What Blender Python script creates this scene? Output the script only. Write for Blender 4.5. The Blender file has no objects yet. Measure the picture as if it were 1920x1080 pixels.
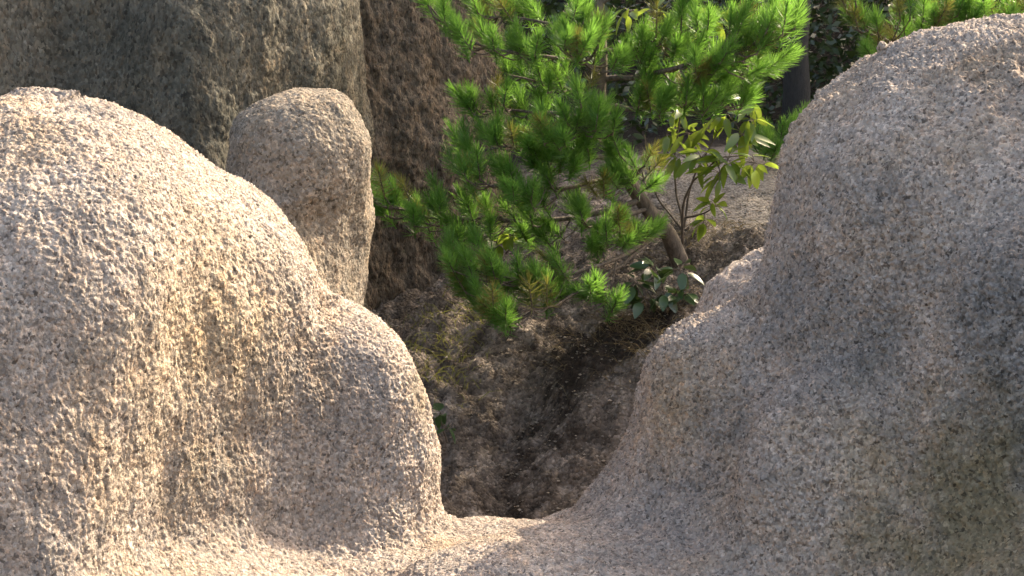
import bpy, math, random
import numpy as np
from mathutils import Vector, Matrix

random.seed(7)
RNG = np.random.default_rng(7)
scene = bpy.context.scene
COL = scene.collection

# ------------------------------------------------------------------ camera
CAM = np.array([0.0, 0.0, 1.7])
PITCH = math.radians(-10.0)
HFOV = math.radians(36.0)
FPX = 960.0 / math.tan(HFOV / 2)
cd = bpy.data.cameras.new('camera')
cam = bpy.data.objects.new('camera', cd)
COL.objects.link(cam)
cam.location = CAM
cam.rotation_euler = (math.pi / 2 + PITCH, 0, 0)
cd.sensor_width = 36.0
cd.lens = 18.0 / math.tan(HFOV / 2)
cd.clip_start = 0.05
cd.clip_end = 500
scene.camera = cam

# ------------------------------------------------------------------ light
SUN_AZ = math.radians(46)          # clockwise from +Y
SUN_EL = math.radians(36)
world = bpy.data.worlds.new('World')
scene.world = world
world.use_nodes = True
nt = world.node_tree
sky = nt.nodes.new('ShaderNodeTexSky')
sky.sky_type = 'NISHITA'
sky.sun_disc = False
sky.sun_elevation = SUN_EL
sky.sun_rotation = SUN_AZ
sky.air_density = 0.8
sky.dust_density = 4.0
sky.ozone_density = 0.6
bg = nt.nodes['Background']
bg.inputs['Strength'].default_value = 0.15
nt.links.new(sky.outputs[0], bg.inputs['Color'])
sl = bpy.data.lights.new('sun', 'SUN')
sl.energy = 2.05
sl.angle = math.radians(0.6)
sl.color = (1.0, 0.955, 0.88)
sun = bpy.data.objects.new('sun', sl)
COL.objects.link(sun)
SV = Vector((math.sin(SUN_AZ) * math.cos(SUN_EL), math.cos(SUN_AZ) * math.cos(SUN_EL), math.sin(SUN_EL)))
sun.rotation_euler = SV.to_track_quat('Z', 'Y').to_euler()
sun.location = (6, 4, 8)
vs = scene.view_settings
vs.view_transform = 'Standard'
vs.look = 'None'
vs.gamma = 1.0
vs.use_curve_mapping = False
vs.exposure = 2.42
vs.use_white_balance = True          # camera balanced for open shade
vs.white_balance_temperature = 8000
vs.white_balance_tint = 10
scene.cycles.max_bounces = 8
scene.cycles.transparent_max_bounces = 8

# ------------------------------------------------------------------ helpers
def zat(v, Y):
    return CAM[2] + Y * math.tan(PITCH + math.atan((540.0 - v) / FPX))

def PY(u, v, Y):
    """world point on the plane y = Y seen along a line of sight of the survey photograph"""
    z = zat(v, Y)
    d = Y * math.cos(PITCH) + (z - CAM[2]) * math.sin(PITCH)
    return np.array([d * (u - 960.0) / FPX, Y, z])

def tag(o, label=None, cat=None, group=None, kind=None):
    if label: o['label'] = label
    if cat: o['category'] = cat
    if group: o['group'] = group
    if kind: o['kind'] = kind
    return o

def link(name, data, parent=None):
    o = bpy.data.objects.new(name, data)
    COL.objects.link(o)
    if parent is not None:
        o.parent = parent
    return o

def mesh_np(name, verts, faces, mat=None, smooth=True):
    """faces: (n,3) or (n,4) int array"""
    me = bpy.data.meshes.new(name)
    verts = np.ascontiguousarray(verts, dtype=np.float32)
    faces = np.ascontiguousarray(faces, dtype=np.int32)
    n, k = faces.shape
    me.vertices.add(len(verts)); me.vertices.foreach_set('co', verts.ravel())
    me.loops.add(n * k); me.loops.foreach_set('vertex_index', faces.ravel())
    me.polygons.add(n)
    me.polygons.foreach_set('loop_start', np.arange(0, n * k, k, dtype=np.int32))
    me.polygons.foreach_set('use_smooth', np.full(n, smooth, dtype=bool))
    me.update(calc_edges=True)
    if mat: me.materials.append(mat)
    return me

# ------------------------------------------------------------------ noise
def _hash(ix, iy, iz, seed):
    h = (ix.astype(np.uint32) * np.uint32(374761393) + iy.astype(np.uint32) * np.uint32(668265263)
         + iz.astype(np.uint32) * np.uint32(2147483647) + np.uint32(seed * 974711 + 12345))
    h = (h ^ (h >> np.uint32(13))) * np.uint32(1274126177)
    h ^= h >> np.uint32(16)
    h *= np.uint32(2246822519)
    h ^= h >> np.uint32(15)
    return h

def vnoise(p, seed=0):
    """smooth value noise in -1..1"""
    f = np.floor(p)
    t = (p - f)
    t = t * t * t * (t * (t * 6 - 15) + 10)
    i = f.astype(np.int64)
    r = 0
    for dx in (0, 1):
        wx = t[:, 0] if dx else 1 - t[:, 0]
        for dy in (0, 1):
            wy = t[:, 1] if dy else 1 - t[:, 1]
            for dz in (0, 1):
                wz = t[:, 2] if dz else 1 - t[:, 2]
                h = _hash(i[:, 0] + dx, i[:, 1] + dy, i[:, 2] + dz, seed)
                r = r + wx * wy * wz * (h.astype(np.float64) / 4294967295.0)
    return r * 2 - 1

def fbm(p, octaves=4, seed=0, gain=0.5):
    a, s, r = 1.0, 1.0, 0
    for o in range(octaves):
        r = r + a * vnoise(p * s + 17.3 * o, seed + o)
        a *= gain; s *= 2.03
    return r

def worley(p, seed=0):
    """F1 distance"""
    f = np.floor(p)
    i = f.astype(np.int64)
    t = p - f
    best = np.full(len(p), 9.0)
    for dx in (-1, 0, 1):
        for dy in (-1, 0, 1):
            for dz in (-1, 0, 1):
                h = _hash(i[:, 0] + dx, i[:, 1] + dy, i[:, 2] + dz, seed)
                jx = (h & np.uint32(1023)).astype(np.float64) / 1023
                jy = ((h >> np.uint32(10)) & np.uint32(1023)).astype(np.float64) / 1023
                jz = ((h >> np.uint32(20)) & np.uint32(1023)).astype(np.float64) / 1023
                d = (dx + jx - t[:, 0]) ** 2 + (dy + jy - t[:, 1]) ** 2 + (dz + jz - t[:, 2]) ** 2
                best = np.minimum(best, d)
    return np.sqrt(best)

# ------------------------------------------------------------------ implicit rock bodies
def hermite_table(z, vals, n=220):
    """monotone-ish smooth interpolation of rows"""
    z = np.asarray(z, float); vals = np.asarray(vals, float)
    zz = np.linspace(z[0], z[-1], n)
    m = np.gradient(vals, z, axis=0)
    k = np.clip(np.searchsorted(z, zz) - 1, 0, len(z) - 2)
    h = (z[k + 1] - z[k])[:, None]
    t = ((zz - z[k]))[:, None] / h
    h00 = 2 * t**3 - 3 * t**2 + 1; h10 = t**3 - 2 * t**2 + t
    h01 = -2 * t**3 + 3 * t**2; h11 = t**3 - t**2
    return zz, h00 * vals[k] + h10 * h * m[k] + h01 * vals[k + 1] + h11 * h * m[k + 1]

class Tower:
    """stack of oval sections; rows (v, uL, uR, Yc, ry), measured on the photograph at depth Yc"""
    def __init__(self, rows, n=2.0):
        R = []
        for v, ul, ur, Yc, ry in rows:
            a, b = PY(ul, v, Yc), PY(ur, v, Yc)
            R.append((a[2], (a[0] + b[0]) / 2, (b[0] - a[0]) / 2, Yc, ry))
        R = np.array(sorted(R))
        self.z, self.t = hermite_table(R[:, 0], R[:, 1:])
        self.top = self.z[-1]; self.n = n
    def __call__(self, p):
        z = p[:, 2]
        c = [np.interp(z, self.z, self.t[:, i]) for i in range(4)]
        rx = np.maximum(c[1], 0.02); ry = np.maximum(c[3], 0.02)
        q = ((np.abs(p[:, 0] - c[0]) / rx) ** self.n + (np.abs(p[:, 1] - c[2]) / ry) ** self.n) ** (1 / self.n)
        d = (q - 1) * np.minimum(rx, ry)
        return np.maximum(d, z - self.top)

class Ellip:
    def __init__(self, c, r, rz=0):
        self.c = np.array(c); self.r = np.array(r); self.a = rz
    def __call__(self, p):
        q = p - self.c
        ca, sa = math.cos(self.a), math.sin(self.a)
        x = q[:, 0] * ca + q[:, 1] * sa; y = -q[:, 0] * sa + q[:, 1] * ca
        k = np.sqrt((x / self.r[0])**2 + (y / self.r[1])**2 + (q[:, 2] / self.r[2])**2)
        return (k - 1) * self.r.min()

def smin(a, b, k):
    h = np.clip(0.5 + 0.5 * (b - a) / k, 0, 1)
    return b * (1 - h) + a * h - k * h * (1 - h)

def smax(a, b, k):
    return -smin(-a, -b, k)

def surface_nets(f, lo, hi, h):
    lo = np.array(lo, float); hi = np.array(hi, float)
    n = np.ceil((hi - lo) / h).astype(int) + 1
    X, Y, Z = np.meshgrid(*[lo[i] + h * np.arange(n[i]) for i in range(3)], indexing='ij')
    P = np.stack([X.ravel(), Y.ravel(), Z.ravel()], 1)
    # coarse pass first, exact values only near the surface
    nc = (n + 3) // 4 + 1
    Xc = np.stack(np.meshgrid(*[lo[i] + 4 * h * np.arange(nc[i]) for i in range(3)], indexing='ij'), -1).reshape(-1, 3)
    Dc = f(Xc).reshape(nc)
    D = Dc[np.ix_(*[(np.arange(n[i]) + 2) // 4 for i in range(3)])].ravel()
    near = np.nonzero(np.abs(D) < 4 * h * 1.6)[0]
    for s in range(0, len(near), 400000):
        k = near[s:s + 400000]
        D[k] = f(P[k])
    D = D.reshape(n)
    S = D < 0
    c = [(a, b, d) for a in (0, 1) for b in (0, 1) for d in (0, 1)]
    m = n - 1
    cnt = sum(S[a:a + m[0], b:b + m[1], d:d + m[2]].astype(np.int8) for a, b, d in c)
    act = (cnt > 0) & (cnt < 8)
    idx = np.full(m, -1, dtype=np.int64)
    ii = np.argwhere(act)
    idx[act] = np.arange(len(ii))
    acc = np.zeros((len(ii), 3)); w = np.zeros(len(ii))
    for a in c:
        for ax in range(3):
            if a[ax]: continue
            b = list(a); b[ax] = 1
            d0 = D[ii[:, 0] + a[0], ii[:, 1] + a[1], ii[:, 2] + a[2]]
            d1 = D[ii[:, 0] + b[0], ii[:, 1] + b[1], ii[:, 2] + b[2]]
            x = (d0 < 0) != (d1 < 0)
            t = np.where(x, d0 / np.where(x, d0 - d1, 1), 0)
            pt = np.tile(np.array(a, float), (len(ii), 1)); pt[:, ax] += t
            acc += pt * x[:, None]; w += x
    V = lo + h * (ii + acc / w[:, None])
    F = []
    for ax in range(3):
        o1, o2 = (ax + 1) % 3, (ax + 2) % 3
        sl0 = [slice(1, m[i]) for i in range(3)]; sl0[ax] = slice(0, m[ax])
        sl1 = [slice(1, m[i]) for i in range(3)]; sl1[ax] = slice(1, m[ax] + 1)
        A = S[tuple(sl0)]; B = S[tuple(sl1)]
        e = np.argwhere(A != B)
        off = np.ones(3, int); off[ax] = 0
        e = e + off
        inside = S[e[:, 0], e[:, 1], e[:, 2]]
        q = []
        for da, db in ((1, 1), (0, 1), (0, 0), (1, 0)):
            g = e.copy(); g[:, o1] -= da; g[:, o2] -= db
            q.append(idx[g[:, 0], g[:, 1], g[:, 2]])
        q = np.stack(q, 1)
        q[~inside] = q[~inside][:, ::-1]
        F.append(q)
    return V, np.concatenate(F)

def refine(V, F, sel, n):
    """split the selected quads n x n (shared edges stay shared), keep the others"""
    A = F[sel]; B = F[~sel]
    e = np.concatenate([A[:, [0, 1]], A[:, [1, 2]], A[:, [3, 2]], A[:, [0, 3]]])
    es = np.sort(e, 1)
    key = es[:, 0] * (len(V) + 1) + es[:, 1]
    uk, inv = np.unique(key, return_inverse=True)
    inv = inv.ravel()
    ea, eb = uk // (len(V) + 1), uk % (len(V) + 1)
    ts = np.arange(1, n) / n
    EV = V[ea][:, None] * (1 - ts[None, :, None]) + V[eb][:, None] * ts[None, :, None]
    ebase = len(V)
    eid = ebase + inv[:, None] * (n - 1) + np.arange(n - 1)[None]
    flip = e[:, 0] > e[:, 1]
    eid[flip] = eid[flip][:, ::-1]
    k = len(A)
    e0, e1, e2, e3 = eid[:k], eid[k:2 * k], eid[2 * k:3 * k], eid[3 * k:]
    ibase = ebase + len(uk) * (n - 1)
    G = np.zeros((k, n + 1, n + 1), dtype=np.int64)      # [i along 0-1][j along 0-3]
    G[:, 0, 0] = A[:, 0]; G[:, n, 0] = A[:, 1]; G[:, n, n] = A[:, 2]; G[:, 0, n] = A[:, 3]
    G[:, 1:n, 0] = e0; G[:, n, 1:n] = e1; G[:, 1:n, n] = e2; G[:, 0, 1:n] = e3
    G[:, 1:n, 1:n] = ibase + np.arange(k * (n - 1)**2).reshape(k, n - 1, n - 1)
    S, T = np.meshgrid(ts, ts, indexing='ij')
    S = S[None, :, :, None]; T = T[None, :, :, None]
    P = [V[A[:, i]][:, None, None] for i in range(4)]
    IV = P[0] * (1 - S) * (1 - T) + P[1] * S * (1 - T) + P[2] * S * T + P[3] * (1 - S) * T
    VV = np.concatenate([V, EV.reshape(-1, 3), IV.reshape(-1, 3)])
    Q = np.stack([G[:, :-1, :-1], G[:, 1:, :-1], G[:, 1:, 1:], G[:, :-1, 1:]], -1).reshape(-1, 4)
    fsrc = np.concatenate([np.repeat(np.nonzero(sel)[0], n * n), np.nonzero(~sel)[0]])
    return VV, np.concatenate([Q, B]), fsrc

def vnormals(V, F):
    a = V[F[:, 2]] - V[F[:, 0]]; b = V[F[:, 3]] - V[F[:, 1]]
    fn = np.cross(a, b)
    N = np.zeros_like(V)
    for i in range(4):
        for ax in range(3):
            N[:, ax] += np.bincount(F[:, i], weights=fn[:, ax], minlength=len(V))
    N /= np.maximum(np.linalg.norm(N, axis=1), 1e-12)[:, None]
    fn /= np.maximum(np.linalg.norm(fn, axis=1), 1e-12)[:, None]
    return N, fn

def project(f, V, N, it=2):
    """slide the points along their normals onto the surface"""
    e = 0.006
    for _ in range(it):
        d = f(V)
        g = (f(V + N * e) - d) / e
        V = V - (np.clip(d / np.maximum(g, 0.45), -0.012, 0.012))[:, None] * N
    return V

def in_view(P, mu=1.25, mv=1.3):
    q = P - CAM
    d = q[:, 1] * math.cos(PITCH) + q[:, 2] * math.sin(PITCH)
    up = -q[:, 1] * math.sin(PITCH) + q[:, 2] * math.cos(PITCH)
    d = np.maximum(d, 0.1)
    return (np.abs(q[:, 0] / d * FPX) < 960 * mu) & (np.abs(up / d * FPX) < 540 * mv)

def rock_mesh(f, lo, hi, h, n, disp, mu=1.12):
    V, F = surface_nets(f, lo, hi, h)
    N, fn = vnormals(V, F)
    C = V[F].mean(1)
    view = C - CAM
    facing = (fn * view).sum(1) / np.linalg.norm(view, axis=1) < 0.12
    sel = in_view(C, mu, 1.12) & facing
    V2, F2, src = refine(V, F, sel, n)
    N2, fn2 = vnormals(V2, F2)
    V2 = project(f, V2, N2, 2)
    N2, fn2 = vnormals(V2, F2)
    V2 = V2 + N2 * disp(V2, N2)[:, None]
    return V2, F2, C, src

# ------------------------------------------------------------------ materials
def new_mat(name):
    m = bpy.data.materials.new(name)
    m.use_nodes = True
    t = m.node_tree
    b = t.nodes['Principled BSDF']
    return m, t, b

def N_(t, typ, **kw):
    n = t.nodes.new(typ)
    for k, v in kw.items(): setattr(n, k, v)
    return n

def ramp(t, src, stops):
    r = t.nodes.new('ShaderNodeValToRGB')
    e = r.color_ramp.elements
    while len(e) < len(stops): e.new(0.5)
    for i, (p, c) in enumerate(stops):
        e[i].position = p
        e[i].color = (*c, 1) if not isinstance(c, float) else (c, c, c, 1)
    t.links.new(src, r.inputs[0])
    return r.outputs[0]

def mixc(t, fac, a, b, mode='MIX'):
    m = t.nodes.new('ShaderNodeMix')
    m.data_type = 'RGBA'; m.blend_type = mode
    if isinstance(fac, float): m.inputs[0].default_value = fac
    else: t.links.new(fac, m.inputs[0])
    for s, i in ((a, 6), (b, 7)):
        if isinstance(s, tuple): m.inputs[i].default_value = (*s, 1)
        else: t.links.new(s, m.inputs[i])
    return m.outputs[2]

def noise_tex(t, vec, scale, detail=4, rough=0.55, offs=0.0):
    n = N_(t, 'ShaderNodeTexNoise')
    n.inputs['Scale'].default_value = scale
    n.inputs['Detail'].default_value = detail
    n.inputs['Roughness'].default_value = rough
    if offs:
        mp = N_(t, 'ShaderNodeMapping'); mp.inputs['Location'].default_value = (offs, offs * 1.7, -offs)
        t.links.new(vec, mp.inputs[0]); vec = mp.outputs[0]
    t.links.new(vec, n.inputs['Vector'])
    return n.outputs['Fac']

def rock_material(name, pale, mid, dark, stain, lichen, lichen_amt, grain=138.0, bump=0.009, vstretch=0.85, stain_amt=0.5):
    m, t, b = new_mat(name)
    tc = N_(t, 'ShaderNodeTexCoord'); co = tc.outputs['Object']
    mp = N_(t, 'ShaderNodeMapping'); mp.inputs['Scale'].default_value = (1, 1, vstretch)
    t.links.new(co, mp.inputs[0]); cs = mp.outputs[0]
    wn = N_(t, 'ShaderNodeTexNoise'); wn.inputs['Scale'].default_value = grain * 1.1; wn.inputs['Detail'].default_value = 3
    t.links.new(cs, wn.inputs['Vector'])
    wv = N_(t, 'ShaderNodeVectorMath', operation='MULTIPLY_ADD'); wv.inputs[1].default_value = (0.014,) * 3
    t.links.new(wn.outputs['Color'], wv.inputs[0]); t.links.new(cs, wv.inputs[2])
    vor = N_(t, 'ShaderNodeTexVoronoi'); vor.inputs['Scale'].default_value = grain
    t.links.new(wv.outputs[0], vor.inputs['Vector'])
    vor2 = N_(t, 'ShaderNodeTexVoronoi'); vor2.inputs['Scale'].default_value = grain * 0.5
    t.links.new(cs, vor2.inputs['Vector'])
    # large patches of tone
    big = noise_tex(t, cs, 2.3, 5, 0.6)
    c = ramp(t, big, [(0.33, mid), (0.62, pale)])
    st = noise_tex(t, cs, 3.1, 6, 0.6, 4.0)
    stf = ramp(t, st, [(0.5, 0.0), (0.68, float(stain_amt))])
    c = mixc(t, stf, c, stain)
    li = noise_tex(t, cs, 1.6, 7, 0.65, 9.0)
    lif = ramp(t, li, [(0.46, 0.0), (0.64, float(lichen_amt))])
    c = mixc(t, lif, c, lichen)
    for an, col, amt in (('ochre_bounce', (0.46, 0.35, 0.21), 0.6), ('lichen', (0.20, 0.195, 0.185), 0.8), ('algae', (0.20, 0.165, 0.09), 0.85)):
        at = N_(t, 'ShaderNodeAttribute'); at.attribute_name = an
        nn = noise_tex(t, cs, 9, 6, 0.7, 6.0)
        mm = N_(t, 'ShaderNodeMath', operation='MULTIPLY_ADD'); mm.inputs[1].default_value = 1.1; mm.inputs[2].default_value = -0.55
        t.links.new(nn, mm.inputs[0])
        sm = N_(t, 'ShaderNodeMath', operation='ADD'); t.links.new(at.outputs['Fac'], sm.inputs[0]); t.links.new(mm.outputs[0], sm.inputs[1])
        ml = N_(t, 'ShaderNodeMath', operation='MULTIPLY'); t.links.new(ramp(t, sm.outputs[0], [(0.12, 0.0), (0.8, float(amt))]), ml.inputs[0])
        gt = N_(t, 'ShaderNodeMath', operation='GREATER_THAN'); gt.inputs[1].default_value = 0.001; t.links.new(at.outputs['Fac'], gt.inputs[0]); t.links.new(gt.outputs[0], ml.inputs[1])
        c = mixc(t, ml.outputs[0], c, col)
    # crystals: every grain has a tone of its own
    sep = N_(t, 'ShaderNodeSeparateColor'); t.links.new(vor.outputs['Color'], sep.inputs[0])
    g = ramp(t, sep.outputs[0], [(0.0, dark), (0.12, (0.6, 0.59, 0.59)), (0.45, (0.92, 0.92, 0.92)), (0.8, (1.1, 1.08, 1.07)), (1.0, (1.5, 1.48, 1.46))])
    c = mixc(t, 0.95, c, g, 'MULTIPLY')
    g2 = ramp(t, sep.outputs[1], [(0.0, (0.94, 0.96, 0.98)), (0.35, (1.0, 1.0, 1.0)), (0.75, (1.02, 0.99, 0.97)), (1.0, (1.1, 0.95, 0.86))])
    c = mixc(t, 0.8, c, g2, 'MULTIPLY')
    tint = noise_tex(t, co, 14, 6, 0.7, 2.0)
    c = mixc(t, 0.7, c, ramp(t, tint, [(0.33, (0.76, 0.785, 0.80)), (0.5, (1.0, 1.0, 1.0)), (0.68, (1.16, 1.04, 0.93))]), 'MULTIPLY')
    fine = noise_tex(t, cs, 38, 5, 0.75)
    c = mixc(t, 0.7, c, ramp(t, fine, [(0.3, (0.7, 0.7, 0.7)), (0.7, (1.22, 1.21, 1.2))]), 'MULTIPLY')
    t.links.new(c, b.inputs['Base Color'])
    b.inputs['Roughness'].default_value = 0.93
    b.inputs['Specular IOR Level'].default_value = 0.25
    # relief of the grains
    inv = N_(t, 'ShaderNodeMath', operation='MULTIPLY'); inv.inputs[1].default_value = -0.7
    t.links.new(vor.outputs['Distance'], inv.inputs[0])
    inv2 = N_(t, 'ShaderNodeMath', operation='MULTIPLY_ADD'); inv2.inputs[1].default_value = -1.0
    t.links.new(vor2.outputs['Distance'], inv2.inputs[0]); t.links.new(inv.outputs[0], inv2.inputs[2])
    nz = noise_tex(t, cs, grain * 0.7, 5, 0.75)
    ad = N_(t, 'ShaderNodeMath', operation='MULTIPLY_ADD'); ad.inputs[1].default_value = 1.6
    t.links.new(nz, ad.inputs[0]); t.links.new(inv2.outputs[0], ad.inputs[2])
    bp = N_(t, 'ShaderNodeBump'); bp.inputs['Strength'].default_value = 1.0; bp.inputs['Distance'].default_value = bump
    t.links.new(ad.outputs[0], bp.inputs['Height'])
    t.links.new(bp.outputs[0], b.inputs['Normal'])
    return m

M = {}
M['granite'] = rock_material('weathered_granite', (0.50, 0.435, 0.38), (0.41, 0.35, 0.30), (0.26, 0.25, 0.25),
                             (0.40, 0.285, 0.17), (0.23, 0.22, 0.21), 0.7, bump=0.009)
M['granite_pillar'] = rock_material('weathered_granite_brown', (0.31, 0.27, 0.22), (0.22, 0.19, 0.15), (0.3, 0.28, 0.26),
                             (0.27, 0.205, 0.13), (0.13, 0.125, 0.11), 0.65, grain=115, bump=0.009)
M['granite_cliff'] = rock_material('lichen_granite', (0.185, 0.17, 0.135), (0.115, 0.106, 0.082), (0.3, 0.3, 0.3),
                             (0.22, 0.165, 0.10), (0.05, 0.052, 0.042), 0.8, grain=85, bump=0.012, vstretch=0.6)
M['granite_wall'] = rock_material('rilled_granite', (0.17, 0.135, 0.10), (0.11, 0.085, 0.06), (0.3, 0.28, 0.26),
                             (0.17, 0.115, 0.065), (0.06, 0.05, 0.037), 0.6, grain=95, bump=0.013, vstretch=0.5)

def earth_material():
    m, t, b = new_mat('gritty_earth')
    tc = N_(t, 'ShaderNodeTexCoord'); co = tc.outputs['Object']
    vor = N_(t, 'ShaderNodeTexVoronoi'); vor.inputs['Scale'].default_value = 70
    t.links.new(co, vor.inputs['Vector'])
    att = N_(t, 'ShaderNodeAttribute'); att.attribute_name = 'soil'
    n1 = noise_tex(t, co, 8, 8, 0.72)
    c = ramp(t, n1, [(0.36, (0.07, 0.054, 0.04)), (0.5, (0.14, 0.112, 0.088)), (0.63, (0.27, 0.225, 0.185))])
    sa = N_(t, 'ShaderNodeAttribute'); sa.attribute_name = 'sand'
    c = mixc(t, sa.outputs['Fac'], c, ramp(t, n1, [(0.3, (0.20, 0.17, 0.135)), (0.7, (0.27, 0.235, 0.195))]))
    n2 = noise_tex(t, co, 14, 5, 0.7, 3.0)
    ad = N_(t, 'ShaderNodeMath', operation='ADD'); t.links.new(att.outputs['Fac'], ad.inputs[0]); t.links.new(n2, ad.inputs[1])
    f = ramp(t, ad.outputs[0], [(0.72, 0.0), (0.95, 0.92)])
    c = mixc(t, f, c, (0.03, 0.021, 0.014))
    sep = N_(t, 'ShaderNodeSeparateColor'); t.links.new(vor.outputs['Color'], sep.inputs[0])
    g = ramp(t, sep.outputs[0], [(0.0, (0.4, 0.38, 0.36)), (0.4, (0.85, 0.85, 0.85)), (1.0, (1.5, 1.48, 1.45))])
    c = mixc(t, 0.8, c, g, 'MULTIPLY')
    t.links.new(c, b.inputs['Base Color'])
    b.inputs['Roughness'].default_value = 0.95
    b.inputs['Specular IOR Level'].default_value = 0.2
    nz = noise_tex(t, co, 60, 6, 0.75)
    inv = N_(t, 'ShaderNodeMath', operation='MULTIPLY_ADD'); inv.inputs[1].default_value = -1.0
    t.links.new(vor.outputs['Distance'], inv.inputs[0]); t.links.new(nz, inv.inputs[2])
    bp = N_(t, 'ShaderNodeBump'); bp.inputs['Strength'].default_value = 1; bp.inputs['Distance'].default_value = 0.012
    t.links.new(inv.outputs[0], bp.inputs['Height']); t.links.new(bp.outputs[0], b.inputs['Normal'])
    return m
M['earth'] = earth_material()

def leaf_material(name, c0, c1, trans, rough=0.4, spec=0.5, tfac=0.45):
    m, t, b = new_mat(name)
    oi = N_(t, 'ShaderNodeObjectInfo')
    geo = N_(t, 'ShaderNodeNewGeometry')
    ad = N_(t, 'ShaderNodeMath', operation='ADD'); t.links.new(oi.outputs['Random'], ad.inputs[0]); t.links.new(geo.outputs['Random Per Island'], ad.inputs[1])
    hf = N_(t, 'ShaderNodeMath', operation='MULTIPLY'); t.links.new(ad.outputs[0], hf.inputs[0]); hf.inputs[1].default_value = 0.5
    c = ramp(t, hf.outputs[0], [(0.15, c0), (0.85, c1)])
    t.links.new(c, b.inputs['Base Color'])
    b.inputs['Roughness'].default_value = rough
    b.inputs['Specular IOR Level'].default_value = spec
    tr = N_(t, 'ShaderNodeBsdfTranslucent')
    tcol = mixc(t, 0.5, c, trans)
    t.links.new(tcol, tr.inputs['Color'])
    mx = N_(t, 'ShaderNodeMixShader'); mx.inputs[0].default_value = tfac
    t.links.new(b.outputs[0], mx.inputs[1]); t.links.new(tr.outputs[0], mx.inputs[2])
    t.links.new(mx.outputs[0], t.nodes['Material Output'].inputs[0])
    return m
M['needle'] = leaf_material('pine_needles', (0.045, 0.14, 0.028), (0.095, 0.205, 0.042), (0.28, 0.56, 0.08), 0.4, 0.5, 0.55)
M['needle_old'] = leaf_material('old_pine_needles', (0.10, 0.11, 0.025), (0.17, 0.16, 0.04), (0.30, 0.30, 0.06), 0.45, 0.4, 0.4)
M['leaf'] = leaf_material('glossy_leaf', (0.06, 0.12, 0.02), (0.11, 0.17, 0.03), (0.42, 0.55, 0.07), 0.25, 0.6, 0.45)
M['leaf_dark'] = leaf_material('dark_leaf', (0.022, 0.05, 0.02), (0.045, 0.085, 0.03), (0.10, 0.16, 0.03), 0.28, 0.6, 0.3)
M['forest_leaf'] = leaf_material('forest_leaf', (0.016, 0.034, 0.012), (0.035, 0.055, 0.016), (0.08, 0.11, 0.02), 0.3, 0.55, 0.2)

def bark_material(name, a, bcol):
    m, t, b = new_mat(name)
    tc = N_(t, 'ShaderNodeTexCoord')
    mp = N_(t, 'ShaderNodeMapping'); mp.inputs['Scale'].default_value = (1, 1, 0.3)
    t.links.new(tc.outputs['Object'], mp.inputs[0])
    n = noise_tex(t, mp.outputs[0], 55, 6, 0.7)
    t.links.new(ramp(t, n, [(0.35, a), (0.65, bcol)]), b.inputs['Base Color'])
    b.inputs['Roughness'].default_value = 0.9
    bp = N_(t, 'ShaderNodeBump'); bp.inputs['Distance'].default_value = 0.008
    t.links.new(n, bp.inputs['Height']); t.links.new(bp.outputs[0], b.inputs['Normal'])
    return m
M['bark'] = bark_material('pine_bark', (0.05, 0.036, 0.026), (0.15, 0.115, 0.085))
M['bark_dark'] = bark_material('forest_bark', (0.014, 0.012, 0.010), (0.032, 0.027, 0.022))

# ------------------------------------------------------------------ foreground ridge
# rows: (v, u_left, u_right, Yc, ry)
L1a = Tower([(1500, -640, 330, 3.85, 0.85), (1250, -620, 290, 3.9, 0.80), (1080, -600, 300, 3.95, 0.76), (900, -580, 325, 4.0, 0.72), (700, -550, 355, 4.03, 0.68),
             (550, -520, 372, 4.06, 0.63), (430, -480, 370, 4.1, 0.57), (330, -420, 340, 4.15, 0.48), (260, -330, 285, 4.2, 0.38), (205, -200, 200, 4.22, 0.24), (178, -60, 110, 4.25, 0.08)])
L1b = Tower([(1500, -100, 640, 4.45, 0.62), (1080, -80, 625, 4.5, 0.58), (800, -70, 612, 4.5, 0.55), (640, -60, 600, 4.5, 0.52), (555, -50, 586, 4.5, 0.50), (470, -30, 556, 4.5, 0.46),
             (410, 0, 518, 4.5, 0.43), (355, 20, 462, 4.5, 0.38), (318, 50, 398, 4.5, 0.32), (272, 60, 330, 4.48, 0.25), (230, 70, 250, 4.45, 0.16), (200, 90, 190, 4.4, 0.06)])
L2 = Tower([(1500, 330, 832, 4.66, 0.52), (1080, 340, 826, 4.66, 0.47), (960, 350, 822, 4.66, 0.45), (900, 350, 822, 4.66, 0.44), (840, 355, 819, 4.66, 0.43), (780, 370, 806, 4.66, 0.41), (720, 390, 789, 4.66, 0.38),
            (665, 420, 763, 4.66, 0.33), (622, 460, 727, 4.66, 0.27), (585, 510, 678, 4.66, 0.18), (566, 560, 630, 4.66, 0.08)])
R1 = Tower([(1500, 1290, 2750, 4.3, 1.0), (1080, 1320, 2700, 4.35, 0.93), (900, 1350, 2650, 4.4, 0.88), (750, 1375, 2600, 4.45, 0.84), (600, 1400, 2560, 4.5, 0.8), (520, 1425, 2540, 4.5, 0.78), (440, 1446, 2520, 4.5, 0.75),
            (380, 1459, 2500, 4.5, 0.72), (290, 1480, 2470, 4.52, 0.66), (240, 1508, 2440, 4.54, 0.62), (185, 1552, 2400, 4.56, 0.55), (150, 1598, 2360, 4.57, 0.5), (105, 1655, 2310, 4.6, 0.42),
            (75, 1725, 2250, 4.6, 0.34), (52, 1815, 2180, 4.6, 0.24), (30, 1900, 2080, 4.62, 0.10)])
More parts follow.
